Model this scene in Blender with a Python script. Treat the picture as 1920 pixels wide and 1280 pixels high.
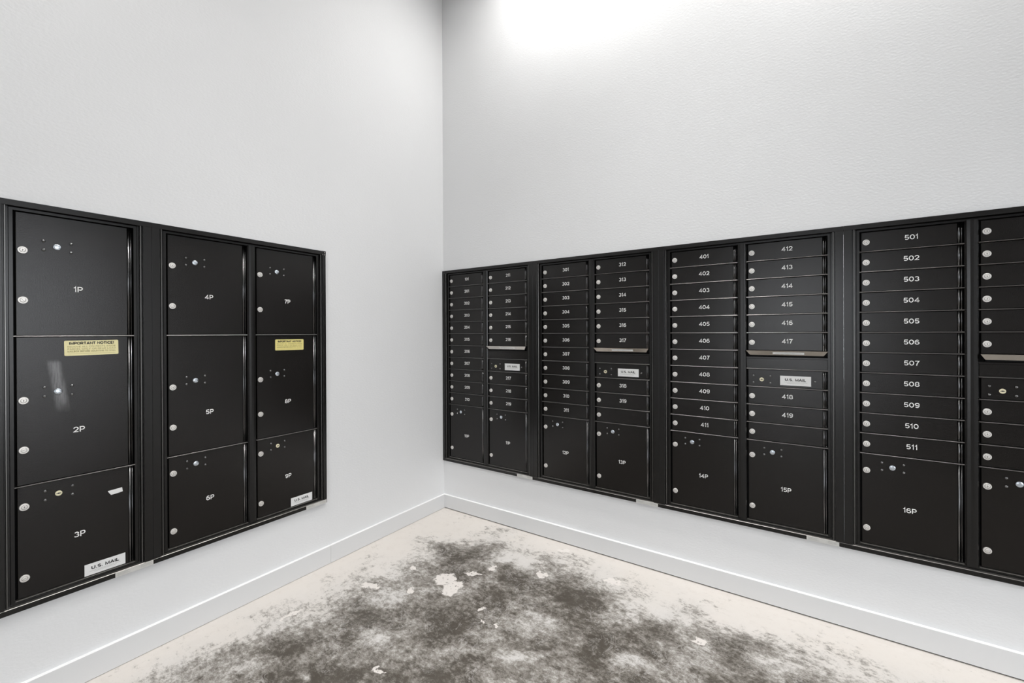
import bpy, bmesh, math, random
from mathutils import Matrix, Vector

for o in list(bpy.data.objects):
    bpy.data.objects.remove(o, do_unlink=True)
scene = bpy.context.scene
COL = scene.collection
random.seed(7)

# ------------------------------------------------------------------ camera
CAM = Vector((2.29671, -2.45701, 1.32916))
YAW, PITCH, ROLL = -0.59518, -0.00219, -0.00432
FPX, SHY = 813.322, -14.684
f = Vector((math.sin(YAW) * math.cos(PITCH), math.cos(YAW) * math.cos(PITCH), math.sin(PITCH)))
r = Vector((math.cos(YAW), -math.sin(YAW), 0.0))
u = r.cross(f)
r2 = r * math.cos(ROLL) + u * math.sin(ROLL)
u2 = -r * math.sin(ROLL) + u * math.cos(ROLL)
cd = bpy.data.cameras.new('camera')
cam = bpy.data.objects.new('camera', cd)
COL.objects.link(cam)
cam.matrix_world = Matrix(((r2.x, u2.x, -f.x, CAM.x), (r2.y, u2.y, -f.y, CAM.y), (r2.z, u2.z, -f.z, CAM.z), (0, 0, 0, 1)))
cd.sensor_width = 36.0
cd.sensor_fit = 'HORIZONTAL'
cd.lens = FPX / 1920.0 * 36.0
cd.shift_y = SHY / 1920.0
cd.clip_start = 0.02
scene.camera = cam

# ------------------------------------------------------------------ world, exposure
SKY_STRENGTH = 5.0
EXPOSURE = 0.07
w = bpy.data.worlds.new('overcast_sky')
scene.world = w
w.use_nodes = True
bg = w.node_tree.nodes['Background']
bg.inputs[0].default_value = (0.92, 0.955, 1.0, 1)
bg.inputs[1].default_value = SKY_STRENGTH
scene.view_settings.view_transform = 'Standard'
scene.view_settings.look = 'None'
scene.view_settings.exposure = EXPOSURE
scene.view_settings.gamma = 1.0
scene.view_settings.use_curve_mapping = False

# room dimensions
RX, RY, RZ = 4.9, -5.6, 4.2
WIN_BACK = (1.5, 2.9, 0.06, 2.45)      # x0 x1 z0 z1 in the wall behind the camera
WIN_SIDE = (-2.8, -0.90, 0.10, 2.55)   # y0 y1 z0 z1 in the far side wall


def portal(name, loc, rot, sx, sy):
    d = bpy.data.lights.new(name, 'AREA')
    d.shape = 'RECTANGLE'
    d.size, d.size_y = sx, sy
    d.cycles.is_portal = True
    o = bpy.data.objects.new(name, d)
    o.location = loc
    o.rotation_euler = rot
    COL.objects.link(o)


portal('window_portal', ((WIN_BACK[0] + WIN_BACK[1]) / 2, RY - 0.16, (WIN_BACK[2] + WIN_BACK[3]) / 2),
       (math.pi / 2, 0, 0), WIN_BACK[1] - WIN_BACK[0], WIN_BACK[3] - WIN_BACK[2])
portal('window_portal', (RX + 0.16, (WIN_SIDE[0] + WIN_SIDE[1]) / 2, (WIN_SIDE[2] + WIN_SIDE[3]) / 2),
       (math.pi / 2, 0, math.pi / 2), WIN_SIDE[1] - WIN_SIDE[0], WIN_SIDE[3] - WIN_SIDE[2])


# ------------------------------------------------------------------ node helpers / materials
class NT:
    def __init__(self, name):
        self.m = bpy.data.materials.new(name)
        self.m.use_nodes = True
        self.t = self.m.node_tree
        self.b = self.t.nodes['Principled BSDF']

    def n(self, typ, **kw):
        nd = self.t.nodes.new(typ)
        for k, v in kw.items():
            setattr(nd, k, v)
        return nd

    def link(self, a, b):
        self.t.links.new(a, b)

    def put(self, sock, v):
        if isinstance(v, bpy.types.NodeSocket):
            self.link(v, sock)
        elif isinstance(v, (tuple, list)) and len(v) == 3 and sock.type == 'RGBA':
            sock.default_value = (*v, 1)
        else:
            sock.default_value = v

    def math(self, op, a, b=0.0, c=0.0, clamp=False):
        nd = self.n('ShaderNodeMath', operation=op, use_clamp=clamp)
        for i, v in enumerate((a, b, c)):
            self.put(nd.inputs[i], v)
        return nd.outputs[0]

    def vec(self, op, a, b):
        nd = self.n('ShaderNodeVectorMath', operation=op)
        self.put(nd.inputs[0], a)
        self.put(nd.inputs[1], b)
        return nd.outputs[0]

    def smooth(self, v, a, b):
        nd = self.n('ShaderNodeMapRange', interpolation_type='SMOOTHSTEP')
        self.put(nd.inputs[0], v)
        nd.inputs[1].default_value = a
        nd.inputs[2].default_value = b
        return nd.outputs[0]

    def mix(self, fac, a, b):
        nd = self.n('ShaderNodeMix', data_type='RGBA')
        self.put(nd.inputs[0], fac)
        self.put(nd.inputs[6], a)
        self.put(nd.inputs[7], b)
        return nd.outputs[2]

    def noise(self, vec, scale, detail=4.0, rough=0.55, dist=0.0):
        nd = self.n('ShaderNodeTexNoise')
        self.put(nd.inputs['Vector'], vec)
        nd.inputs['Scale'].default_value = scale
        nd.inputs['Detail'].default_value = detail
        nd.inputs['Roughness'].default_value = rough
        nd.inputs['Distortion'].default_value = dist
        return nd.outputs[0]

    def pos(self):
        return self.n('ShaderNodeNewGeometry').outputs['Position']

    def obj(self):
        return self.n('ShaderNodeTexCoord').outputs['Object']

    def mapping(self, vec, scale=(1, 1, 1), rot=(0, 0, 0), loc=(0, 0, 0)):
        nd = self.n('ShaderNodeMapping')
        self.put(nd.inputs[0], vec)
        nd.inputs['Scale'].default_value = scale
        nd.inputs['Rotation'].default_value = rot
        nd.inputs['Location'].default_value = loc
        return nd.outputs[0]

    def bump(self, h, strength, dist):
        nd = self.n('ShaderNodeBump')
        nd.inputs['Strength'].default_value = strength
        nd.inputs['Distance'].default_value = dist
        self.put(nd.inputs['Height'], h)
        self.link(nd.outputs[0], self.b.inputs['Normal'])

    def set(self, **kw):
        names = {'color': 'Base Color', 'rough': 'Roughness', 'metal': 'Metallic', 'spec': 'Specular IOR Level',
                 'coat': 'Coat Weight', 'ecol': 'Emission Color', 'estr': 'Emission Strength'}
        for k, v in kw.items():
            self.put(self.b.inputs[names[k]], v)
        return self


def simple(name, color, rough=0.5, metal=0.0, spec=0.5):
    return NT(name).set(color=color, rough=rough, metal=metal, spec=spec).m


def wall_material():
    k = NT('painted_drywall')
    p = k.pos()
    a = k.noise(p, 1.6, 3)
    k.set(color=k.mix(a, (0.74, 0.745, 0.75), (0.78, 0.785, 0.79)), rough=0.62, spec=0.3)
    h = k.noise(k.mapping(p, (1, 1, 1.7)), 75, 3, 0.5)
    h2 = k.noise(p, 9, 2, 0.5)
    k.bump(k.math('ADD', h, k.math('MULTIPLY', h2, 0.6)), 0.17, 0.004)
    return k.m


def powder_material(name, streak=False):
    """black powder coat with a fine orange peel and faint rubbed scuffs"""
    k = NT(name)
    p = k.pos()
    dust = k.smooth(k.noise(k.mapping(p, (1, 1, 0.6)), 7, 8, 0.72, 1.2), 0.60, 0.86)
    speck = k.smooth(k.noise(p, 260, 2, 0.5), 0.78, 0.84)
    col = k.mix(k.math('MULTIPLY', dust, 0.5), (0.0078, 0.0064, 0.0055), (0.026, 0.0245, 0.023))
    if streak:
        o = k.obj()
        sp = k.n('ShaderNodeSeparateXYZ')
        k.link(o, sp.inputs[0])
        # chalky rub running down the upper left of the door, slightly slanted
        cx = k.math('SUBTRACT', k.math('ADD', sp.outputs[0], k.math('MULTIPLY', sp.outputs[2], 0.13)), 0.158)
        cx = k.math('ADD', cx, k.math('MULTIPLY', k.math('SUBTRACT', k.noise(k.mapping(o, (1, 1, 0.25)), 30, 4), 0.5), 0.03))
        band = k.math('SUBTRACT', 1.0, k.smooth(k.math('ABSOLUTE', cx), 0.006, 0.026), clamp=True)
        zz = k.math('MULTIPLY', k.smooth(sp.outputs[2], 0.24, 0.31), k.math('SUBTRACT', 1.0, k.smooth(sp.outputs[2], 0.43, 0.45)))
        grain = k.smooth(k.noise(k.mapping(o, (1, 1, 0.08)), 260, 4, 0.7), 0.3, 0.7)
        m = k.math('MULTIPLY', k.math('MULTIPLY', band, zz), k.math('MULTIPLY_ADD', grain, 0.5, 0.35))
        col = k.mix(m, col, (0.21, 0.21, 0.215))
    col = k.mix(k.math('MULTIPLY', speck, 0.25), col, (0.2, 0.2, 0.19))
    k.set(color=col, rough=k.math('MULTIPLY_ADD', dust, 0.16, 0.21), spec=0.42)
    h = k.noise(k.obj(), 460, 1, 0.5)
    k.bump(h, 0.34, 0.0008)
    return k.m


# blotches on the slab: centre x, y and the inverse of their 2x2 half-axis matrix (metres)
PALE = [(0.771, -0.768, 12.882, 11.575, 14.201, -7.411), (0.68, -0.725, 11.0, 10.5, 12.0, -12.5), (0.773, -0.605, 14.685, 12.019, 29.964, -45.005), (1.091, -0.399, 24.632, 14.355, 12.651, -29.268), (1.444, -0.244, 19.832, 7.594, 11.15, -25.811), (0.825, -0.498, 29.58, 22.109, 24.96, -37.504), (0.392, -0.992, 10.423, 13.474, 18.45, -40.499), (0.998, -0.815, 34.073, 26.793, 42.016, -45.455), (1.13, -0.87, 83.339, 60.867, 51.497, -77.118), (1.062, -0.884, 80.434, 62.772, 60.209, -90.181), (0.608, -0.905, 63.411, 68.596, 17.17, -25.759), (0.449, -0.742, 33.07, 35.441, 24.81, -37.281), (0.276, -1.35, 10.734, 19.473, 79.852, -12.948), (0.898, -1.343, 31.163, 38.831, 28.139, -106.117), (1.067, -0.1, 22.905, 11.892, 21.376, -32.164), (1.915, -0.472, 31.18, 5.924, 25.251, -53.559)]
DARK_SPOTS = [(1.351, -0.474, 5.69, 2.697, 0.531, -5.257), (0.511, -0.469, 3.847, 3.44, 3.451, -8.264), (0.473, -1.424, 3.407, 5.971, 8.042, -4.297), (0.944, -1.007, 5.125, 4.752, 4.441, -6.651), (0.762, -1.46, 4.084, 6.237, 9.588, -14.33), (2.064, -0.361, 6.976, 0.762, 0.005, -12.488), (2.402, -0.228, 9.446, -0.457, -0.983, -22.475), (1.604, -0.78, 8.634, 3.54, 3.424, -10.593), (1.076, -0.459, 4.952, 3.009, 5.675, -12.993), (1.056, -1.263, 4.895, 5.053, 13.206, -19.737)]
LIGHT_SPOTS = [(0.582, -0.987, 4.2, 4.872, 6.29, -4.658), (1.286, -0.974, 7.494, 5.074, 7.737, -11.573), (1.246, -0.739, 7.677, 4.665, 5.902, -8.84), (1.744, -0.737, 7.752, 2.468, 4.229, -13.062), (1.148, -1.049, 10.93, 8.857, 13.051, -19.522), (0.044, -1.346, 3.159, 6.361, 10.559, -0.833), (0.743, -1.244, 7.021, 8.931, 7.09, -10.61), (0.65, -1.525, 14.699, 25.759, 14.93, -22.314), (0.898, -0.346, 4.462, 2.941, 2.826, -12.517), (1.729, -0.371, 6.745, 1.82, 0.043, -13.986)]


def floor_material():
    k = NT('stained_concrete')
    p = k.pos()
    sp = k.n('ShaderNodeSeparateXYZ')
    k.link(p, sp.inputs[0])
    x, y = sp.outputs[0], sp.outputs[1]

    def blobs(src, lst, inner, outer):
        tot = None
        for (cx, cy, a0, a1, b0, b1) in lst:
            q = k.vec('SUBTRACT', src, (cx, cy, 0))
            da = k.n('ShaderNodeVectorMath', operation='DOT_PRODUCT')
            k.put(da.inputs[0], q)
            da.inputs[1].default_value = (a0, a1, 0)
            db = k.n('ShaderNodeVectorMath', operation='DOT_PRODUCT')
            k.put(db.inputs[0], q)
            db.inputs[1].default_value = (b0, b1, 0)
            r2_ = k.math('ADD', k.math('POWER', da.outputs['Value'], 2.0), k.math('POWER', db.outputs['Value'], 2.0))
            v = k.math('SUBTRACT', 1.0, k.smooth(k.math('SQRT', r2_), inner, outer))
            tot = v if tot is None else k.math('MAXIMUM', tot, v)
        return tot

    warp = k.n('ShaderNodeTexNoise')
    warp.inputs['Scale'].default_value = 3.0
    warp.inputs['Detail'].default_value = 4
    k.link(p, warp.inputs['Vector'])
    wv3 = k.vec('SUBTRACT', warp.outputs['Color'], (0.5, 0.5, 0.5))
    pv = k.vec('ADD', p, k.vec('MULTIPLY', wv3, (0.16, 0.16, 0)))
    pw3 = k.vec('ADD', p, k.vec('MULTIPLY', wv3, (0.22, 0.22, 0)))
    big = k.noise(p, 2.3, 5, 0.6, 0.6)
    dl = k.math('SUBTRACT', x, k.math('MULTIPLY_ADD', y, 0.10, 0.36))                         # in from the clean margin along the left wall
    dr = k.math('SUBTRACT', k.math('MULTIPLY', y, -1), k.math('MULTIPLY_ADD', x, 0.06, 0.16))
    dc = k.math('MULTIPLY', k.math('SUBTRACT', k.math('SUBTRACT', x, y), 0.78), 0.8)
    dm = k.math('MINIMUM', k.math('MINIMUM', dl, dr), dc)
    dm = k.math('ADD', dm, k.math('MULTIPLY', k.math('SUBTRACT', big, 0.5), 0.6))
    region = k.smooth(dm, -0.24, 0.34)
    stroke = k.noise(k.mapping(pv, (1, 3.0, 1), (0, 0, 0.75)), 11, 10, 0.78, 0.3)
    stroke2 = k.noise(k.mapping(pv, (3.0, 1, 1), (0, 0, 0.3), (4, 1, 0)), 13, 10, 0.78, 0.3)
    blot = k.noise(p, 5.5, 12, 0.76, 0.1)
    fine = k.noise(k.mapping(p, (1, 1.5, 1), (0, 0, 0.6)), 30, 11, 0.88, 0.0)
    t = k.math('ADD', k.math('ADD', k.math('MULTIPLY', stroke, 0.17), k.math('MULTIPLY', stroke2, 0.13)),
               k.math('ADD', k.math('MULTIPLY', blot, 0.44), k.math('MULTIPLY', fine, 0.54)))     # mean 0.64
    bias = k.math('MULTIPLY_ADD', region, 0.90, -0.33)
    bias = k.math('ADD', bias, k.math('MULTIPLY', blobs(pw3, DARK_SPOTS, 0.2, 1.3), 0.30))
    bias = k.math('SUBTRACT', bias, k.math('MULTIPLY', blobs(pw3, LIGHT_SPOTS, 0.2, 1.2), 0.40))
    d = k.math('ADD', k.math('MULTIPLY', k.math('SUBTRACT', t, 0.64), 5.4), bias, clamp=False)
    d = k.math('ADD', d, 0.06, 0.0, True)
    margin = k.mix(k.noise(p, 3.1, 4), (0.715, 0.665, 0.612), (0.75, 0.712, 0.672))
    margin = k.mix(k.smooth(k.noise(p, 16, 10, 0.75), 0.48, 0.80), margin, (0.66, 0.61, 0.56))
    sm = k.math('MULTIPLY', k.smooth(stroke, 0.55, 0.72), k.smooth(k.noise(p, 6, 4), 0.45, 0.62))
    margin = k.mix(k.math('MULTIPLY', sm, 0.55), margin, (0.44, 0.39, 0.345))
    pale = k.mix(k.smooth(fine, 0.3, 0.7), (0.55, 0.535, 0.515), (0.72, 0.705, 0.69))
    light = k.mix(k.math('MULTIPLY', region, 0.85), margin, pale)
    mid = (0.30, 0.278, 0.25)
    deep = k.mix(k.noise(p, 12, 4), (0.053, 0.0445, 0.0345), (0.108, 0.093, 0.0755))
    col = k.mix(k.smooth(d, 0.0, 0.50), light, mid)
    col = k.mix(k.smooth(d, 0.35, 0.95), col, deep)
    # fine pale webbing of trowel and scuff marks
    ve = k.math('ABSOLUTE', k.math('SUBTRACT', k.noise(pv, 15, 7, 0.66, 0.8), 0.5))
    ve = k.math('MULTIPLY', k.math('SUBTRACT', 1.0, k.smooth(ve, 0.0, 0.020)), k.smooth(k.noise(p, 5, 3), 0.42, 0.62))
    col = k.mix(k.math('MULTIPLY', ve, k.math('MULTIPLY', region, 0.5)), col, (0.66, 0.64, 0.62))
    for rot, off in ((0.5, 0.0), (-0.7, 3.3), (1.9, 7.1)):
        s = k.noise(k.mapping(p, (2.0, 90, 1), (0, 0, rot), (off, off, 0)), 1.0, 2, 0.4, 0.25)
        s = k.math('MULTIPLY', k.smooth(s, 0.74, 0.78), k.smooth(k.noise(p, 4 + off, 3), 0.52, 0.62))
        col = k.mix(k.math('MULTIPLY', s, 0.5), col, (0.62, 0.60, 0.58))
    # pale paint and plaster blotches
    wob = k.n('ShaderNodeTexNoise')
    wob.inputs['Scale'].default_value = 34
    wob.inputs['Detail'].default_value = 6
    k.link(p, wob.inputs['Vector'])
    pw = k.vec('ADD', p, k.vec('MULTIPLY', k.vec('SUBTRACT', wob.outputs['Color'], (0.5, 0.5, 0.5)), (0.085, 0.085, 0)))
    tot = k.math('MULTIPLY', blobs(pw, PALE, 0.80, 1.0), k.smooth(k.noise(p, 60, 3), 0.30, 0.42))
    col = k.mix(k.math('MULTIPLY', tot, 0.92), col, (0.80, 0.755, 0.715))
    k.set(color=col, rough=k.math('MULTIPLY_ADD', fine, 0.2, 0.42), spec=0.35)
    k.bump(t, 0.08, 0.003)
    return k.m


M = {}
M['wall'] = wall_material()
M['base'] = simple('baseboard_paint', (0.69, 0.695, 0.70), 0.34)
M['base_highlight'] = simple('painted_top_highlight', (0.90, 0.90, 0.90), 0.4)  # paler than the board paint, a painted top-edge highlight
M['ceil'] = simple('ceiling_paint', (0.82, 0.82, 0.82), 0.8, 0, 0.2)
M['floor'] = floor_material()
M['powder'] = powder_material('black_powder_coat')
M['scuffed'] = powder_material('black_powder_coat_rubbed', True)
M['alu'] = NT('black_anodised_trim').set(color=(0.009, 0.0085, 0.008), rough=0.24, spec=0.42).m
M['gloss'] = simple('glossy_dark_edge', (0.17, 0.17, 0.172), 0.24, 1.0)
M['edge'] = simple('worn_edge_highlight', (0.20, 0.195, 0.19), 0.30, 1.0)  # worn divider metal; also paints bright glints on the inner trim ridges
M['ledge'] = simple('ledge_highlight', (0.30, 0.29, 0.275), 0.38, 0.9)  # paler metal painting the bright line on up-facing ledges
M['cavity'] = simple('black_cavity', (0.004, 0.004, 0.004), 0.7, 0, 0.2)
M['lock'] = simple('nickel_lock', (0.83, 0.805, 0.77), 0.42, 0.6)
M['lockdark'] = simple('lock_groove', (0.22, 0.21, 0.195), 0.45, 0.5)
M['bluemetal'] = simple('blue_tinted_steel', (0.66, 0.72, 0.78), 0.25, 0.75)
M['cream'] = simple('cream_plastic', (0.80, 0.74, 0.52), 0.45)
M['ink'] = simple('black_ink', (0.02, 0.02, 0.02), 0.6)
M['greyink'] = simple('grey_ink', (0.42, 0.42, 0.40), 0.6)
M['yellowink'] = simple('faded_ink', (0.36, 0.32, 0.13), 0.6)
M['white'] = simple('white_label', (0.80, 0.80, 0.79), 0.45)
M['print'] = simple('white_number_print', (0.95, 0.94, 0.92), 0.5)
M['silverlabel'] = simple('silver_label', (0.60, 0.595, 0.57), 0.4, 0.15)
M['yellow'] = simple('yellow_sticker', (0.82, 0.72, 0.27), 0.4)
M['paleyellow'] = simple('pale_yellow_sticker', (0.84, 0.77, 0.42), 0.4)
M['rivet'] = simple('dark_rivet', (0.22, 0.22, 0.22), 0.24, 1.0)
M['steel'] = NT('brushed_steel')
_k = M['steel']
_g = _k.noise(_k.mapping(_k.obj(), (1, 1, 60)), 12, 3, 0.6)
_k.set(color=(0.60, 0.57, 0.53), metal=1.0, rough=_k.math('MULTIPLY_ADD', _g, 0.12, 0.10))
M['steel'] = _k.m
M['frame'] = simple('dark_window_frame', (0.03, 0.03, 0.032), 0.4)
M['ground'] = simple('outdoor_paving', (0.38, 0.37, 0.36), 0.8)
_k = NT('window_glass')
_tr = _k.n('ShaderNodeBsdfTransparent')
_gl = _k.n('ShaderNodeBsdfGlossy')
_gl.inputs['Roughness'].default_value = 0.02
_mx = _k.n('ShaderNodeMixShader')
_mx.inputs[0].default_value = 0.06
_k.link(_tr.outputs[0], _mx.inputs[1])
_k.link(_gl.outputs[0], _mx.inputs[2])
_k.link(_mx.outputs[0], _k.t.nodes['Material Output'].inputs[0])
M['glass'] = _k.m
M['lens'] = NT('lamp_lens').set(color=(1, 1, 1), ecol=(1, 0.97, 0.93), estr=12.0).m


# ------------------------------------------------------------------ mesh builder
class MB:
    """collects faces; local frame: x right, y = -out (towards the wall), z up"""
    def __init__(self):
        self.v, self.f, self.mi, self.sm = [], [], [], []

    def face(self, pts, m=0, smooth=False):
        i = len(self.v)
        self.v += [tuple(q) for q in pts]
        self.f.append(tuple(range(i, i + len(pts))))
        self.mi.append(m)
        self.sm.append(smooth)

    def grid(self, idx_faces, pts, m=0, smooth=False):
        i = len(self.v)
        self.v += [tuple(q) for q in pts]
        for fc in idx_faces:
            self.f.append(tuple(i + a for a in fc))
            self.mi.append(m)
            self.sm.append(smooth)

    def box(self, x0, x1, y0, y1, z0, z1, m=0):
        p = [(x, y, z) for z in (z0, z1) for y in (y0, y1) for x in (x0, x1)]
        self.grid([(0, 2, 3, 1), (4, 5, 7, 6), (0, 1, 5, 4), (2, 6, 7, 3), (0, 4, 6, 2), (1, 3, 7, 5)], p, m)
        return self

    def slab(self, x0, x1, o0, o1, z0, z1, m=0):      # o = distance out from the wall plane
        return self.box(x0, x1, -o1, -o0, z0, z1, m)

    def chamfer_slab(self, x0, x1, o0, o1, z0, z1, c=0.001, m=0):
        a = [(x0, -o0, z0), (x1, -o0, z0), (x1, -o0, z1), (x0, -o0, z1)]
        b = [(x0, -(o1 - c), z0), (x1, -(o1 - c), z0), (x1, -(o1 - c), z1), (x0, -(o1 - c), z1)]
        d = [(x0 + c, -o1, z0 + c), (x1 - c, -o1, z0 + c), (x1 - c, -o1, z1 - c), (x0 + c, -o1, z1 - c)]
        fs = [(8, 9, 10, 11), (3, 2, 1, 0)]
        for i in range(4):
            j = (i + 1) % 4
            fs += [(i, j, j + 4, i + 4), (i + 4, j + 4, j + 8, i + 8)]
        self.grid(fs, a + b + d, m)
        return self

    def profile_z(self, prof, z0, z1, m=0, smooth=False, seg_m=None):
        """prof: (x, out) points, open polyline extruded along z, ends capped through the closed outline"""
        n = len(prof)
        pts = [(x, -o, z0) for x, o in prof] + [(x, -o, z1) for x, o in prof]
        b0 = len(self.mi)
        self.grid([(i, i + 1, n + i + 1, n + i) for i in range(n - 1)], pts, m, smooth)
        for i_, mm in (seg_m or {}).items():
            self.mi[b0 + i_] = mm
        self.face([(x, -o, z1) for x, o in prof], m)
        self.face([(x, -o, z0) for x, o in reversed(prof)], m)
        self.face([(prof[-1][0], -prof[-1][1], z0), (prof[0][0], -prof[0][1], z0), (prof[0][0], -prof[0][1], z1), (prof[-1][0], -prof[-1][1], z1)], m)
        return self

    def profile_x(self, prof, x0, x1, m=0):
        """prof: (out, z) points, closed outline extruded along x"""
        n = len(prof)
        pts = [(x0, -o, z) for o, z in prof] + [(x1, -o, z) for o, z in prof]
        self.grid([(i, (i + 1) % n, n + (i + 1) % n, n + i) for i in range(n)], pts, m)
        self.face([(x0, -o, z) for o, z in reversed(prof)], m)
        self.face([(x1, -o, z) for o, z in prof], m)
        return self

    def lathe_out(self, prof, seg=24, m=0, cx=0.0, cz=0.0, smooth=True):
        """prof: (radius, out) revolved about the outward axis through (cx, cz)"""
        pts, fs = [], []
        for rad, o in prof:
            for s in range(seg):
                a = 2 * math.pi * s / seg
                pts.append((cx + rad * math.cos(a), -o, cz + rad * math.sin(a)))
        for i in range(len(prof) - 1):
            for s in range(seg):
                t = (s + 1) % seg
                fs.append((i * seg + s, i * seg + t, (i + 1) * seg + t, (i + 1) * seg + s))
        self.grid(fs, pts, m, smooth)
        e = (len(prof) - 1)
        self.face(pts[e * seg:(e + 1) * seg], m)
        return self

    def mesh(self, name, mats):
        me = bpy.data.meshes.new(name)
        me.from_pydata(self.v, [], self.f)
        me.polygons.foreach_set('material_index', self.mi)
        me.polygons.foreach_set('use_smooth', self.sm)
        for m in mats:
            me.materials.append(m)
        bm = bmesh.new()
        bm.from_mesh(me)
        bmesh.ops.remove_doubles(bm, verts=bm.verts, dist=1e-6)
        bmesh.ops.recalc_face_normals(bm, faces=bm.faces)
        bm.to_mesh(me)
        bm.free()
        me.update()
        return me


def obj(name, me, parent=None, loc=(0, 0, 0), rot=(0, 0, 0)):
    o = bpy.data.objects.new(name, me)
    COL.objects.link(o)
    o.parent = parent
    o.location = loc
    o.rotation_euler = rot
    return o


def struct(o):
    o['kind'] = 'structure'
    return o


def _arc(cx, cy, rx, ry, a0, a1, n=12):
    return [(cx + rx * math.cos(math.radians(a0 + (a1 - a0) * i / n)), cy + ry * math.sin(math.radians(a0 + (a1 - a0) * i / n))) for i in range(n + 1)]


_nine = lambda st, w_: [[(w_ - x, 1 - y) for x, y in q] for q in st]
_six = [_arc(0.39, 0.32, 0.315, 0.245, 0, 360, 20), _arc(0.42, 0.49, 0.345, 0.435, 48, 180, 10) + [(0.075, 0.33)]]
# centre lines of a wide sans serif, letter height 1: glyph -> (advance width, strokes)
GLYPH = {
    '0': (0.80, [_arc(0.40, 0.5, 0.325, 0.425, 0, 360, 24)]),
    '1': (0.42, [[(0.04, 0.74), (0.20, 0.80), (0.30, 0.985), (0.30, 0.0)]]),
    '2': (0.78, [_arc(0.39, 0.66, 0.30, 0.265, 170, -38, 14) + [(0.10, 0.075), (0.75, 0.075)]]),
    '3': (0.74, [_arc(0.36, 0.71, 0.26, 0.215, 155, -90, 14), _arc(0.36, 0.285, 0.305, 0.21, 90, -160, 16)]),
    '4': (0.84, [[(0.58, 0.0), (0.58, 0.92), (0.08, 0.27), (0.82, 0.27)]]),
    '5': (0.76, [[(0.69, 0.925), (0.18, 0.925), (0.13, 0.50)] + _arc(0.37, 0.315, 0.315, 0.24, 122, -142, 16)]),
    '6': (0.78, _six),
    '7': (0.72, [[(0.04, 0.925), (0.66, 0.925), (0.40, 0.50), (0.27, 0.0)]]),
    '8': (0.78, [_arc(0.39, 0.71, 0.265, 0.215, 0, 360, 20), _arc(0.39, 0.285, 0.315, 0.21, 0, 360, 20)]),
    '9': (0.78, _nine(_six, 0.78)),
    'P': (0.78, [[(0.10, 0.0), (0.10, 0.925)] + _arc(0.44, 0.67, 0.26, 0.255, 90, -90) + [(0.10, 0.415)]]),
    'A': (0.92, [[(0.06, 0.0), (0.46, 0.95), (0.86, 0.0)], [(0.22, 0.30), (0.70, 0.30)]]),
    'B': (0.82, [[(0.10, 0.0), (0.10, 0.925)] + _arc(0.46, 0.71, 0.22, 0.215, 90, -90) + [(0.10, 0.495)], _arc(0.47, 0.285, 0.26, 0.21, 90, -90) + [(0.10, 0.075)]]),
    'C': (0.90, [_arc(0.48, 0.5, 0.40, 0.425, 40, 320, 20)]),
    'D': (0.88, [[(0.10, 0.075), (0.10, 0.925)] + _arc(0.42, 0.5, 0.38, 0.425, 90, -90) + [(0.10, 0.075)]]),
    'E': (0.74, [[(0.70, 0.925), (0.10, 0.925), (0.10, 0.075), (0.70, 0.075)], [(0.10, 0.5), (0.64, 0.5)]]),
    'F': (0.70, [[(0.68, 0.925), (0.10, 0.925), (0.10, 0.0)], [(0.10, 0.47), (0.60, 0.47)]]),
    'G': (0.94, [_arc(0.48, 0.5, 0.40, 0.425, 40, 340, 20) + [(0.86, 0.46), (0.52, 0.46)]]),
    'I': (0.24, [[(0.12, 0.0), (0.12, 1.0)]]),
    'L': (0.70, [[(0.10, 1.0), (0.10, 0.075), (0.68, 0.075)]]),
    'M': (1.02, [[(0.10, 0.0), (0.10, 0.94), (0.51, 0.10), (0.92, 0.94), (0.92, 0.0)]]),
    'N': (0.88, [[(0.10, 0.0), (0.10, 0.92), (0.78, 0.08), (0.78, 1.0)]]),
    'O': (0.98, [_arc(0.49, 0.5, 0.415, 0.425, 0, 360, 24)]),
    'R': (0.84, [[(0.10, 0.0), (0.10, 0.925)] + _arc(0.48, 0.68, 0.26, 0.245, 90, -90) + [(0.10, 0.435)], [(0.50, 0.435), (0.76, 0.0)]]),
    'S': (0.80, [_arc(0.40, 0.705, 0.29, 0.22, 30, 270, 14) + _arc(0.40, 0.285, 0.31, 0.21, 90, -150, 14)]),
    'T': (0.80, [[(0.02, 0.925), (0.78, 0.925)], [(0.40, 0.925), (0.40, 0.0)]]),
    'U': (0.88, [[(0.10, 1.0), (0.10, 0.40)] + _arc(0.44, 0.40, 0.34, 0.325, 180, 360, 14) + [(0.78, 1.0)]]),
    'V': (0.88, [[(0.05, 1.0), (0.44, 0.05), (0.83, 1.0)]]),
    'W': (1.20, [[(0.05, 1.0), (0.32, 0.06), (0.60, 0.92), (0.88, 0.06), (1.15, 1.0)]]),
    'X': (0.86, [[(0.06, 0.0), (0.80, 1.0)], [(0.06, 1.0), (0.80, 0.0)]]),
    'Y': (0.86, [[(0.05, 1.0), (0.43, 0.45), (0.81, 1.0)], [(0.43, 0.45), (0.43, 0.0)]]),
    '.': (0.24, [[(0.12, 0.0), (0.12, 0.16)]]),
    '!': (0.26, [[(0.13, 0.30), (0.13, 1.0)], [(0.13, 0.0), (0.13, 0.16)]]),
    ' ': (0.34, []),
}


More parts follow.
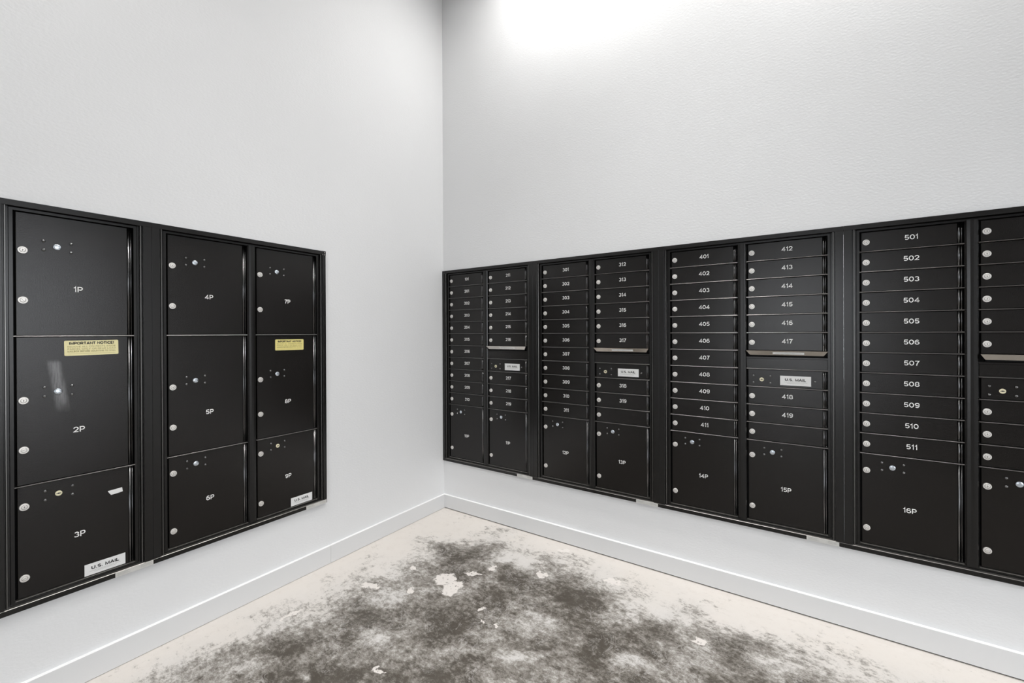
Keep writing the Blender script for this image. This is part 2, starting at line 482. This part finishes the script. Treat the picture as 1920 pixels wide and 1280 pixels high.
def add_text(mb, body, cx, cz, out, height, width=None, stroke=0.15, m=0, gap=0.12):
    """flat printed lettering centred on (cx, cz), facing out from the wall"""
    total = sum(GLYPH[c][0] + gap for c in body) - gap
    s = height
    sx = s * 0.95 if width is None else width / total
    x0 = cx - total * sx / 2
    hw = stroke / 2
    for c in body:
        adv, strokes = GLYPH[c]
        for q in strokes:
            n = len(q)
            closed = n > 8 and abs(q[0][0] - q[-1][0]) < 1e-4 and abs(q[0][1] - q[-1][1]) < 1e-4
            L_, R_s = [], []
            for i in range(n):
                pa = q[i - 1] if i > 0 else (q[-2] if closed else q[0])
                pb = q[i + 1] if i < n - 1 else (q[1] if closed else q[-1])
                d1 = Vector((q[i][0] - pa[0], q[i][1] - pa[1]))
                d2 = Vector((pb[0] - q[i][0], pb[1] - q[i][1]))
                d1 = d1.normalized() if d1.length > 1e-6 else d2.normalized()
                d2 = d2.normalized() if d2.length > 1e-6 else d1
                n1, n2 = Vector((-d1.y, d1.x)), Vector((-d2.y, d2.x))
                nn = (n1 + n2)
                nn = nn.normalized() if nn.length > 1e-4 else n1
                k_ = min(1.0 / max(nn.dot(n1), 0.3), 2.0) * hw
                L_.append((q[i][0] + nn.x * k_, q[i][1] + nn.y * k_))
                R_s.append((q[i][0] - nn.x * k_, q[i][1] - nn.y * k_))
            pts = [(x0 + a * sx, -out, cz + (b - 0.5) * s) for a, b in L_ + R_s]
            mb.grid([(i, i + 1, n + i + 1, n + i) for i in range(n - 1)], pts, m)
        x0 += (adv + gap) * sx


# ------------------------------------------------------------------ room shell
D, G, MOD = 0.3302, 0.03995, 0.0889
ZB, H = 0.3585, 1.4415
MZ = (H - 15.5 * MOD) / 2
PITCH_R = 0.81437
XC0 = 0.0517                              # left edge of the first column on the right wall
YCR = -1.0377                             # right edge of the 7P column on the left wall


def wall_with_hole(name, length, height, hole, place, parent_rot, thick=0.14):
    """wall in local x (0..length), z (0..height), thickness behind the plane, one rectangular opening"""
    a, b, c, d_ = hole
    mb = MB()
    for (x0, x1, z0, z1) in ((0, length, 0, c), (0, length, d_, height), (0, a, c, d_), (b, length, c, d_)):
        if x1 - x0 > 1e-4 and z1 - z0 > 1e-4:
            mb.box(x0, x1, 0, thick, z0, z1)
    return struct(obj(name, mb.mesh(name, [M['wall']]), None, place, parent_rot))


flo = MB().box(-0.2, RX + 0.2, RY - 0.2, 0.2, -0.12, 0)
struct(obj('floor', flo.mesh('floor', [M['floor']])))
ce = MB().box(-0.2, RX + 0.2, RY - 0.2, 0.2, RZ, RZ + 0.12)
struct(obj('ceiling', ce.mesh('ceiling', [M['ceil']])))
XR_END = XC0 + 3 * PITCH_R + 2 * D + G + 0.057
wall_with_hole('wall_right', RX, RZ, (0.012, XR_END - 0.012, ZB + 0.012, ZB + H - 0.012), (0, 0, 0), (0, 0, 0))
Y_L0, Y_L1 = YCR - 0.81012 - D - 0.057, -0.99135
wall_with_hole('wall_left', -RY, RZ, (Y_L0 + 0.012 - RY, Y_L1 - 0.012 - RY, ZB + 0.012, ZB + H - 0.012), (0, RY, 0), (0, 0, math.pi / 2))
wall_with_hole('wall_back', RX, RZ, (RX - WIN_BACK[1], RX - WIN_BACK[0], WIN_BACK[2], WIN_BACK[3]), (RX, RY, 0), (0, 0, math.pi))
wall_with_hole('wall_side', -RY, RZ, (-WIN_SIDE[1], -WIN_SIDE[0], WIN_SIDE[2], WIN_SIDE[3]), (RX, 0, 0), (0, 0, -math.pi / 2))
struct(obj('ground', MB().box(-14, 20, -20, 14, -0.3, -0.13).mesh('ground', [M['ground']])))

# baseboards: eased top edge, a shadow gap over the slab
BH = 0.1023


def board(x0, x1, gap):
    b_ = MB().profile_x([(0.0005, gap), (0.0165, gap), (0.0165, BH - 0.0015), (0.015, BH), (0.0005, BH)], x0, x1)
    b_.mi[2] = b_.mi[3] = 1          # whiter top faces paint in the light caught along the edge
    return b_


struct(obj('baseboard_right', board(0.0170, RX - 0.001, 0.0060).mesh('baseboard_right', [M['base'], M['base_highlight']])))
bl = struct(obj('baseboard_left', board(-RY - 0.9695, -RY - 0.0005, 0.002).mesh('baseboard_left', [M['base'], M['base_highlight']]), None, (0, RY, 0), (0, 0, math.pi / 2)))
obj('board', board(0.002, -RY - 0.9706, 0.002).mesh('board', [M['base'], M['base_highlight']]), bl)
# black strip standing in for the shade in the gap under the boards
struct(obj('gap_shade_1', MB().box(0.003, RX - 0.003, -0.009, -0.001, 0.0002, 0.0058).mesh('gap_shade_1', [M['cavity']])))

# windows behind the photographer and in the far side wall
def window(name, x0, x1, z0, z1, place, rot, cols):
    root = struct(obj(name, MB().slab(x0, x1, -0.09, -0.03, z0, z0 + 0.05).mesh(name, [M['frame']]), None, place, rot))
    obj('window_frame', MB().slab(x0, x1, -0.09, -0.03, z1 - 0.05, z1).mesh('window_frame', [M['frame']]), root)
    for i in range(cols + 1):
        c = x0 + 0.025 + (x1 - x0 - 0.05) * i / cols
        obj('window_frame', MB().slab(c - 0.025, c + 0.025, -0.09, -0.03, z0 + 0.05, z1 - 0.05).mesh('window_frame', [M['frame']]), root)
        if i < cols:
            n_ = x0 + 0.025 + (x1 - x0 - 0.05) * (i + 1) / cols
            obj('pane', MB().slab(c + 0.025, n_ - 0.025, -0.064, -0.058, z0 + 0.05, z1 - 0.05).mesh('pane', [M['glass']]), root)


window('window_1', RX - WIN_BACK[1], RX - WIN_BACK[0], WIN_BACK[2], WIN_BACK[3], (RX, RY, 0), (0, 0, math.pi), 2)
window('window_2', -WIN_SIDE[1], -WIN_SIDE[0], WIN_SIDE[2], WIN_SIDE[3], (RX, 0, 0), (0, 0, -math.pi / 2), 2)


# ------------------------------------------------------------------ ceiling downlights
def downlight(x, y, power, label, angle=2.5, blend=0.8):
    e = obj('recessed_downlight', None, None, (x, y, RZ))
    e['label'], e['category'], e['group'] = label, 'ceiling light', 'recessed ceiling downlights'
    n = 32
    mb = MB()
    pr = [(0.062, -0.001), (0.064, -0.006), (0.085, -0.004), (0.088, 0.0)]
    pts = [(rr * math.cos(2 * math.pi * s / n), rr * math.sin(2 * math.pi * s / n), z) for rr, z in pr for s in range(n)]
    mb.grid([(i * n + s, i * n + (s + 1) % n, (i + 1) * n + (s + 1) % n, (i + 1) * n + s) for i in range(3) for s in range(n)], pts, 0, True)
    obj('trim_ring', mb.mesh('trim_ring', [M['ceil']]), e)
    mb = MB()
    mb.face([(0.062 * math.cos(2 * math.pi * s / n), 0.062 * math.sin(2 * math.pi * s / n), -0.0015) for s in range(n)])
    obj('lens', mb.mesh('lens', [M['lens']]), e)
    d_ = bpy.data.lights.new('downlight_beam', 'SPOT')
    d_.energy = power
    d_.color = (1.0, 0.985, 0.965)
    d_.spot_size = angle
    d_.spot_blend = blend
    d_.shadow_soft_size = 0.06
    l = bpy.data.objects.new('downlight_beam', d_)
    COL.objects.link(l)
    l.parent = e
    l.location = (0, 0, -0.03)


downlight(1.08, -0.40, 105, 'recessed downlight closest to the corner where both mailbox walls meet', 2.75, 1.0)
downlight(1.92, -0.42, 52, 'added unseen fill downlight midway along the wall above the doors numbered 401 to 411', 2.1, 1.0)  # added lamp, lifts the top band of the right wall
downlight(2.75, -0.42, 115, 'recessed downlight above the mailboxes numbered in the five hundreds', 2.0, 1.0)
downlight(0.90, -2.6, 115, 'recessed downlight above the parcel lockers numbered 1P to 3P', 2.4, 1.0)
downlight(3.2, -3.0, 95, 'added unseen fill downlight in the ceiling over the open floor', 2.0, 1.0)  # added fill lamp, brightens the room in general
downlight(1.7, -1.5, 115, 'added unseen fill downlight above the dark stain on the concrete floor', 1.7, 1.0)  # added lamp, lifts the floor and the baseboard tops

# ------------------------------------------------------------------ shared mailbox meshes
OUT_TRIM, OUT_FRAME, OUT_DOOR = 0.014, -0.004, -0.0105
DOOR_L, DOOR_R = 0.0075, 0.3110


def door_mesh(hm, mat):
    h = hm * MOD
    mb = MB()
    g = 0.0036
    mb.chamfer_slab(DOOR_L, DOOR_R, OUT_DOOR - 0.010, OUT_DOOR, g, h - g, 0.0008)
    # rolled edge at the hinge side
    pr = []
    for i in range(11):
        a = math.pi * i / 10
        pr.append((DOOR_R + 0.0042 - 0.0040 * math.cos(a), OUT_DOOR - 0.001 + 0.0046 * math.sin(a)))
    mb.profile_z(pr, g, h - g, 1, True)
    return mb.mesh('door', [mat, M['gloss']])


def hinge_mesh(hm):
    h = hm * MOD
    mb = MB()
    pr = []
    for i in range(11):
        a = math.pi * i / 10
        pr.append((0.3228 - 0.0023 * math.cos(a), OUT_DOOR - 0.001 + 0.0040 * math.sin(a)))
    mb.profile_z(pr, 0.003, h - 0.003, 0, True)
    return mb.mesh('hinge', [M['gloss']])


def lock_mesh(keyed):
    mb = MB()
    o = OUT_DOOR
    mb.lathe_out([(0.0126, o - 0.001), (0.0126, o + 0.0034), (0.0120, o + 0.0042), (0.0078, o + 0.0044)], 28, 0, smooth=False)
    mb.lathe_out([(0.0080, o + 0.00445), (0.0070, o + 0.00455)], 28, 1)
    mb.lathe_out([(0.0069, o + 0.0046), (0.0058, o + 0.0052)], 28, 0, smooth=False)
    if keyed:
        mb.slab(-0.0009, 0.0009, o + 0.005, o + 0.00535, -0.0036, 0.0036, 1)
        mb.slab(-0.0009, 0.0022, o + 0.005, o + 0.00535, -0.0008, 0.0008, 1)
    else:
        mb.slab(-0.0045, 0.0045, o + 0.005, o + 0.00535, -0.0006, 0.0006, 1)
    return mb.mesh('lock', [M['lock'], M['lockdark']])


def disc_mesh(kind):
    mb = MB()
    o = OUT_DOOR
    if kind == 'steel':
        mb.lathe_out([(0.0118, o - 0.001), (0.0118, o + 0.0009), (0.0108, o + 0.0012)], 28, 1, smooth=False)
        mb.lathe_out([(0.0106, o + 0.0013), (0.0098, o + 0.0020), (0.004, o + 0.0026)], 28, 0)
        mb.slab(-0.0075, 0.0075, o + 0.002, o + 0.0027, -0.0008, 0.0008, 0)
        return mb.mesh('lock_plug', [M['bluemetal'], M['cavity']])
    mb.lathe_out([(0.0095, o - 0.001), (0.0095, o + 0.0014), (0.0086, o + 0.002)], 24, 0, smooth=False)
    mb.slab(-0.0058, 0.0058, o + 0.0018, o + 0.0023, -0.0013, 0.0013, 1)
    mb.slab(-0.0020, 0.0020, o + 0.0018, o + 0.0024, -0.0024, 0.0024, 1)
    return mb.mesh('lock_plug', [M['cream'], M['ink']])


def rivet_mesh():
    o = OUT_DOOR
    return MB().lathe_out([(0.0057, o - 0.0005), (0.0053, o + 0.0015), (0.0040, o + 0.0032), (0.0022, o + 0.0043), (0.0004, o + 0.0047)], 16, 0).mesh('rivet', [M['rivet']])


DOOR = {(hm, k): door_mesh(hm, M[k]) for hm in (1, 4.5, 5, 6) for k in ('powder',)}
DOOR[(6, 'scuffed')] = door_mesh(6, M['scuffed'])
HINGE = {hm: hinge_mesh(hm) for hm in (1, 4.5, 5, 6)}
LOCK, LOCK_PLAIN = lock_mesh(True), lock_mesh(False)
PLUG_STEEL, PLUG_CREAM = disc_mesh('steel'), disc_mesh('cream')
RIVET = rivet_mesh()


def number(body, door, cx, cz):
    mb = MB()
    add_text(mb, body, 0, 0, OUT_DOOR + 0.00035, 0.0204, None, 0.158)
    obj('number', mb.mesh('number', [M['print']]), door, (cx, 0, cz))


def us_mail_mesh(w_, h_):
    mb = MB()
    o = OUT_DOOR
    mb.slab(-w_ / 2, w_ / 2, o - 0.0002, o + 0.0006, -h_ / 2, h_ / 2, 0)
    add_text(mb, 'U.S. MAIL', 0, h_ * 0.10, o + 0.0009, 0.0118, w_ * 0.68, 0.24, 1)
    for i, (zz, ww) in enumerate(((-0.17, 0.76), (-0.27, 0.55))):
        mb.slab(-w_ * ww / 2, w_ * ww / 2, o, o + 0.0008, h_ * zz - 0.0005, h_ * zz + 0.0005, 2)
    return mb.mesh('us_mail_label', [M['white'], M['ink'], M['greyink']])


US_MAIL = us_mail_mesh(0.1235, 0.0456)
US_MAIL_LOW = us_mail_mesh(0.1213, 0.0440)


def notice_mesh(mat):
    w_, h_ = 0.155, 0.0575
    mb = MB()
    o = OUT_DOOR
    c = 0.004
    ring = []
    for (sx, sz, a0) in ((1, 1, 0), (-1, 1, 1), (-1, -1, 2), (1, -1, 3)):
        for i in range(4):
            a = math.pi / 2 * (a0 + i / 3)
            ring.append((sx * (w_ / 2 - c) + c * math.cos(a), sz * (h_ / 2 - c) + c * math.sin(a)))
    n = len(ring)
    pts = [(a, -(o - 0.0002), b) for a, b in ring] + [(a, -(o + 0.0006), b) for a, b in ring]
    mb.grid([(i, (i + 1) % n, n + (i + 1) % n, n + i) for i in range(n)] + [tuple(range(n, 2 * n))], pts, 0)
    t = o + 0.0009
    add_text(mb, 'IMPORTANT NOTICE!', 0, 0.0185, t, 0.0095, 0.128, 0.27, 1)
    add_text(mb, 'REMOVE ALL CONTENTS INSIDE', 0, 0.0055, t, 0.0060, 0.138, 0.15, 2)
    add_text(mb, 'PARCEL ONLY OR REAR LOAD', 0, -0.0035, t, 0.0060, 0.138, 0.15, 2)
    add_text(mb, 'MAILBOX BEFORE MOUNTING TO WALL', 0, -0.0125, t, 0.0060, 0.138, 0.2, 2)
    mb.slab(-0.068, 0.068, o, o + 0.0008, -0.0222, -0.0214, 2)
    return mb.mesh('notice_sticker', [mat, M['ink'], M['yellowink']])


def mailbox_door(unit, ux, k, num):
    d_ = obj('mailbox_door', DOOR[(1, 'powder')], unit, (ux, 0, MZ + k * MOD))
    obj('hinge', HINGE[1], d_)
    obj('lock', LOCK, d_, (0.0235, 0, 0.0415), (0, random.choice((0, 0, 0.3, -0.2)), 0))
    if num:
        number(num, d_, 0.1725, 0.0475)
    return d_


PARCEL = {5: (3.455, 1.45, 2.0), 6: (3.425, 1.44, 1.99), 4.5: (3.66, 0.805, 1.98)}


def parcel_door(unit, ux, k, hm, num, plug='steel', mat='powder'):
    d_ = obj('parcel_door', DOOR[(hm, mat)], unit, (ux, 0, MZ + k * MOD))
    obj('hinge', HINGE[hm], d_)
    l1, l2, nz = (q * MOD for q in PARCEL[hm])
    obj('lock', LOCK, d_, (0.0235, 0, l1), (0, random.uniform(-0.3, 0.3), 0))
    obj('lock', LOCK_PLAIN, d_, (0.0235, 0, l2), (0, random.uniform(-0.9, 0.9), 0))
    for ru in (0.0753, 0.1472):
        for rz in (0.0412, 0.0085):
            obj('rivet', RIVET, d_, (ru, 0, l1 + rz))
    obj('lock_plug', PLUG_STEEL if plug == 'steel' else PLUG_CREAM, d_, (0.1100, 0, l1 + 0.0232), (0, random.uniform(-0.6, 0.6) if plug == 'steel' else 0, 0))
    if num:
        number(num, d_, 0.166, nz)
    return d_


def collection_door(unit, ux, k, label=True):
    d_ = obj('collection_door', DOOR[(1, 'powder')], unit, (ux, 0, MZ + k * MOD))
    obj('hinge', HINGE[1], d_)
    for ru in (0.0297, 0.1022):
        for rz in (0.0543, 0.0203):
            obj('rivet', RIVET, d_, (ru, 0, rz))
    obj('rivet', RIVET, d_, (0.2821, 0, 0.0368))
    obj('lock_plug', PLUG_CREAM, d_, (0.0656, 0, 0.0363))
    if label:
        obj('us_mail_label', US_MAIL, d_, (0.2048, 0, 0.0361))
    return d_


def outgoing_slot(unit, ux, label=True):
    """plain slot plate with a flared steel lip above it, between module lines 8.5 and 9.5"""
    z0 = MZ + 8.5 * MOD
    mb = MB()
    mb.chamfer_slab(0.001, D - 0.001, OUT_FRAME - 0.012, OUT_FRAME - 0.0015, 0.0025, 0.0508, 0.0006)
    mb.slab(0.0, D, OUT_FRAME - 0.012, OUT_FRAME + 0.0005, 0.0515, 0.0590, 0)
    mb.slab(0.0, D, OUT_FRAME - 0.030, OUT_FRAME - 0.020, 0.0590, 0.0885, 1)
    obj('slot_plate', mb.mesh('slot_plate', [M['powder'], M['cavity']]), unit, (ux, 0, z0))
    # flared lip: top edge stands out further than the lower one, ends cut at a slant
    zt, zb = 0.0906, 0.0690
    ot, ob = OUT_FRAME + 0.020, OUT_FRAME + 0.008
    t = 0.0016
    a = [(0.0, -ot, zt), (D, -ot, zt), (D - 0.016, -ob, zb), (0.016, -ob, zb)]
    b = [(0.0, -(ot - t), zt), (D, -(ot - t), zt), (D - 0.016, -(ob - t), zb), (0.016, -(ob - t), zb)]
    mb = MB()
    mb.grid([(3, 2, 1, 0), (4, 5, 6, 7), (0, 1, 5, 4), (1, 2, 6, 5), (2, 3, 7, 6), (3, 0, 4, 7)], a + b, 0)
    # shelf joining the lip to the frame and a dark underside
    mb.slab(0.004, D - 0.004, OUT_FRAME - 0.012, ot - t, zt - 0.0022, zt - 0.0006, 0)
    mb.slab(0.018, D - 0.018, OUT_FRAME - 0.018, ob - 0.003, zb - 0.006, zb - 0.0005, 1)
    fl = obj('mail_slot_lip', mb.mesh('mail_slot_lip', [M['steel'], M['cavity']]), unit, (ux, 0, z0))
    fl['label'] = 'flared stainless steel lip of the outgoing mail slot'
    if label:
        mb = MB()
        o0 = lambda z: ob + (ot - ob) * (z - zb) / (zt - zb) + 0.0005
        za, zc = 0.0735, 0.0840
        mb.face([(0.1133, -o0(za), za), (0.2402, -o0(za), za), (0.2402, -o0(zc), zc), (0.1133, -o0(zc), zc)], 0)
        zm = (za + zc) / 2
        mb.face([(0.125, -o0(zm) - 0.0003, zm - 0.0008), (0.228, -o0(zm) - 0.0003, zm - 0.0008), (0.228, -o0(zm) - 0.0003, zm + 0.0008), (0.125, -o0(zm) - 0.0003, zm + 0.0008)], 1)
        obj('slot_label', mb.mesh('slot_label', [M['white'], M['greyink']]), fl)


_dp = [(-0.030, -0.0020), (OUT_FRAME - 0.0012, -0.0020), (OUT_FRAME, -0.0014), (OUT_FRAME + 0.0008, 0.0), (OUT_FRAME, 0.0014), (OUT_FRAME - 0.0012, 0.0020), (-0.030, 0.0020)]
DIVIDER = MB().profile_x(_dp, 0, D).mesh('shelf_divider', [M['edge']])


def trim_label_mesh():
    w_, h_ = 0.122, 0.0185
    mb = MB()
    o = OUT_TRIM
    mb.slab(0, w_, o - 0.0002, o + 0.0006, 0, h_, 0)
    for z, x0, x1 in ((0.0145, 0.006, 0.046), (0.0105, 0.006, 0.04), (0.0065, 0.006, 0.048), (0.0145, 0.080, 0.116), (0.0105, 0.080, 0.112), (0.0065, 0.080, 0.116)):
        mb.slab(x0, x1, o, o + 0.0008, z - 0.0008, z + 0.0008, 1)
    return mb.mesh('maker_label', [M['silverlabel'], M['greyink']])


MAKER = trim_label_mesh()


def unit_shell(place, rot, cols, sl, sr, label, group='black mailbox units set into the walls', maker=0.008):
    """cols: number of columns; sl, sr: width from the outer trim edge to the first / last column"""
    W = sl + cols * D + (cols - 1) * G + sr
    root = obj('mailbox_unit', None, None, place, rot)
    root['label'], root['category'], root['group'] = label, 'mailboxes', group
    FR = 0.0095
    # trim rails (full width) and stiles with stepped inner edges
    for z0, z1, name in ((H - 0.0205, H, 'top_trim'), (0.0, 0.0205, 'bottom_trim')):
        mb = MB()
        top = name == 'top_trim'
        if top:
            pr = [(0.0, H), (OUT_TRIM - 0.001, H), (OUT_TRIM, H - 0.001), (OUT_TRIM, H - 0.0200), (OUT_TRIM - 0.0006, H - 0.0205), (-0.012, H - 0.0205), (-0.012, H - 0.013), (0.0, H - 0.013)]
        else:
            pr = [(0.0, 0.0), (0.0, 0.013), (-0.012, 0.013), (-0.012, 0.0205), (OUT_TRIM - 0.0015, 0.0205), (OUT_TRIM, 0.0190), (OUT_TRIM, 0.001), (OUT_TRIM - 0.001, 0.0)]
        mb.profile_x(pr, 0.0003, W - 0.0003)
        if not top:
            mb.mi[3] = 1                     # upper ledge of the sill, its bright line painted in
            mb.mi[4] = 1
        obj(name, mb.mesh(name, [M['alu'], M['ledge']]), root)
    for side, tw in ((0, sl), (1, sr)):
        a = tw - FR - 0.0165                # flat face width
        pr = [(0.0003, 0.0), (0.0003, OUT_TRIM - 0.0005), (0.0008, OUT_TRIM), (a - 0.001, OUT_TRIM), (a, OUT_TRIM - 0.001), (a, 0.003), (a + 0.0042, 0.003), (a + 0.0042, 0.0075),
              (a + 0.0052, 0.0085), (a + 0.0072, 0.0085), (a + 0.0080, 0.0075), (a + 0.0080, -0.004), (a + 0.0150, -0.004), (a + 0.0150, -0.012), (0.014, -0.012), (0.014, 0.0)]
        mb = MB()
        if side == 0:
            mb.profile_z(pr, 0.0206, H - 0.0206, seg_m={4: 1, 7: 1, 8: 1, 9: 1})
        else:
            n_ = len(pr) - 2
            mb.profile_z([(W - x, o) for x, o in reversed(pr)], 0.0206, H - 0.0206, seg_m={n_ - q: 1 for q in (4, 7, 8, 9)})
        obj('side_trim', mb.mesh('side_trim', [M['alu'], M['edge']]), root)
    # frame around the columns
    x0, x1 = sl, W - sr
    zf0, zf1 = MZ, H - MZ
    mb = MB()
    mb.slab(x0 - FR, x1 + FR, -0.030, OUT_FRAME, zf1, zf1 + 0.0090)
    mb.slab(x0 - FR, x1 + FR, -0.030, OUT_FRAME, zf0 - 0.0090, zf0)
    for c_ in range(cols):
        mb.slab(x0 + c_ * (D + G) + 0.001, x0 + c_ * (D + G) + D - 0.001, -0.020, OUT_FRAME + 0.0008, zf0 - 0.0004, zf0 + 0.0014, 1)  # thin pale strip painting the lit line along the frame bottom
    mb.slab(x0 - FR, x0, -0.030, OUT_FRAME, zf0, zf1)
    mb.slab(x1, x1 + FR, -0.030, OUT_FRAME, zf0, zf1)
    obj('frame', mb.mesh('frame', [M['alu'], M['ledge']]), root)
    obj('carcass', MB().slab(0.016, W - 0.016, -0.12, -0.0302, 0.016, H - 0.016).mesh('carcass', [M['cavity']]), root)
    if cols == 2:
        cx = sl + D + G / 2
        pr = [(cx - G / 2, -0.030), (cx - G / 2, OUT_FRAME - 0.001), (cx - G / 2 + 0.0045, OUT_FRAME + 0.0055), (cx - G / 2 + 0.006, OUT_FRAME + 0.0065), (cx - 0.005, OUT_FRAME + 0.0078),
              (cx + 0.005, OUT_FRAME + 0.0078), (cx + G / 2 - 0.006, OUT_FRAME + 0.0065), (cx + G / 2 - 0.0045, OUT_FRAME + 0.0055), (cx + G / 2, OUT_FRAME - 0.001), (cx + G / 2, -0.030)]
        mb = MB()
        mb.profile_z(pr, zf0 - 0.002, zf1 + 0.002)
        me = mb.mesh('mullion', [M['alu']])
        obj('mullion', me, root)
    if maker is not None:
        obj('maker_label', MAKER, root, (W - maker - 0.122, 0, 0.0))
    # corner screws at the trim joints
    return root, W


def divider(unit, ux, k):
    obj('shelf_divider', DIVIDER, unit, (ux, 0, MZ + k * MOD))


# ------------------------------------------------------------------ right wall units
def right_unit(i, left, right, pl, pr, label, slot_label=True, maker=0.008):
    sl = 0.0497 if i == 0 else 0.0570
    x = XC0 + i * PITCH_R - sl
    root, W = unit_shell((x, 0, ZB), (0, 0, 0), 2, sl, 0.0570, label, maker=maker)
    ux = sl
    for j, n_ in enumerate(left):
        k = 14.5 - j
        mailbox_door(root, ux, k, n_)
        divider(root, ux, k)
    parcel_door(root, ux, 0, 4.5, pl)
    ux = sl + D + G
    for j in range(6):
        k = 14.5 - j
        mailbox_door(root, ux, k, right[j])
        if j < 5:
            divider(root, ux, k)
    outgoing_slot(root, ux, slot_label)
    divider(root, ux, 8.5)
    collection_door(root, ux, 7.5, slot_label)
    divider(root, ux, 7.5)
    for j in range(3):
        k = 6.5 - j
        mailbox_door(root, ux, k, right[6 + j])
        divider(root, ux, k)
    parcel_door(root, ux, 0, 4.5, pr)
    return root


R_ = lambda a, b: [str(q) for q in range(a, b + 1)]
right_unit(0, ['101'] + R_(201, 210), R_(211, 219), '10P', '11P', 'black mailbox unit tucked into the corner, doors numbered 101 and 201 to 219', maker=0.008)
right_unit(1, R_(301, 311), R_(312, 319) + [''], '12P', '13P', 'black mailbox unit with doors numbered 301 to 319 and parcel lockers 12P and 13P')
right_unit(2, R_(401, 411), R_(412, 419) + [''], '14P', '15P', 'black mailbox unit with doors numbered 401 to 419 and parcel lockers 14P and 15P', maker=0.018)
right_unit(3, R_(501, 511), [''] * 9, '16P', '', 'black mailbox unit with doors numbered 501 to 511, cut off by the right edge', slot_label=False, maker=None)

# ------------------------------------------------------------------ left wall units
NOTICE, NOTICE_PALE = notice_mesh(M['yellow']), notice_mesh(M['paleyellow'])


def parcel_column(root, ux, nums, rubbed=None):
    ds = []
    for hm, k, n_ in ((5, 10.5, nums[0]), (6, 4.5, nums[1]), (4.5, 0, nums[2])):
        last = hm == 4.5 and n_ in ('3P', '9P')
        ds.append(parcel_door(root, ux, k, hm, n_, 'cream' if last else 'steel', 'scuffed' if n_ == rubbed else 'powder'))
        if k:
            divider(root, ux, k)
    return ds


sl2, sr2 = 0.0549, 0.0463
W2 = sl2 + 2 * D + G + sr2
ROT_L = (0, 0, math.pi / 2)
root, W = unit_shell((0, -0.99135 - W2, ZB), ROT_L, 2, sl2, sr2, 'black two-column parcel locker unit with doors 4P to 9P, nearest the corner', maker=0.003)
mb = MB()
mb.chamfer_slab(W - 0.0225, W + 0.0006, OUT_TRIM - 0.002, OUT_TRIM + 0.0012, H - 0.0240, H + 0.0006, 0.0008, 0)
mb.lathe_out([(0.0022, OUT_TRIM), (0.0020, OUT_TRIM + 0.0018)], 12, 1, W - 0.0060, H - 0.0200, False)
mb.lathe_out([(0.0016, OUT_TRIM), (0.0014, OUT_TRIM + 0.0018)], 12, 1, W - 0.0185, H - 0.0200, False)
mb.lathe_out([(0.0046, OUT_TRIM), (0.0042, OUT_TRIM + 0.0018)], 16, 2, W - 0.0070, H - 0.0080, False)
mb.slab(W - 0.0085, W - 0.0055, OUT_TRIM, OUT_TRIM + 0.0022, H - 0.0105, H - 0.0055, 1)
obj('corner_bracket', mb.mesh('corner_bracket', [M['alu'], M['lock'], M['cavity']]), root)
parcel_column(root, sl2, ('4P', '5P', '6P'))
dd = parcel_column(root, sl2 + D + G, ('7P', '8P', '9P'))
obj('notice_sticker', NOTICE, dd[1], (0.1771, 0, 0.8793 - 4.5 * MOD), (0, 0.006, 0))
obj('us_mail_label', US_MAIL_LOW, dd[2], (0.2397, 0, 0.0260))

sl1, sr1 = 0.0570, 0.0549
root, W = unit_shell((0, -0.99135 - W2 - sr1 - D - sl1, ZB), ROT_L, 1, sl1, sr1, 'black single-column parcel locker unit with doors 1P to 3P at the left edge', maker=0.0005)
dd = parcel_column(root, sl1, ('1P', '2P', '3P'), '2P')
obj('notice_sticker', NOTICE_PALE, dd[1], (0.2045, 0, 0.8880 - 4.5 * MOD), (0, -0.012, 0))
obj('us_mail_label', US_MAIL_LOW, dd[2], (0.2391, 0, 0.0257))
mb = MB()
o_ = OUT_DOOR
ring = [(-0.023, 0.008), (0.021, 0.011), (0.023, -0.006), (0.006, -0.0085), (-0.013, -0.010), (-0.018, -0.002)]
n = len(ring)
mb.grid([(i, (i + 1) % n, n + (i + 1) % n, n + i) for i in range(n)] + [tuple(range(n, 2 * n))],
        [(a, -(o_ - 0.0002), b) for a, b in ring] + [(a, -(o_ + 0.0005), b) for a, b in ring])
t_ = obj('torn_tape', mb.mesh('torn_tape', [M['white']]), dd[2], (0.270, 0, 0.306))
t_['label'] = 'torn scrap of whitish tape'
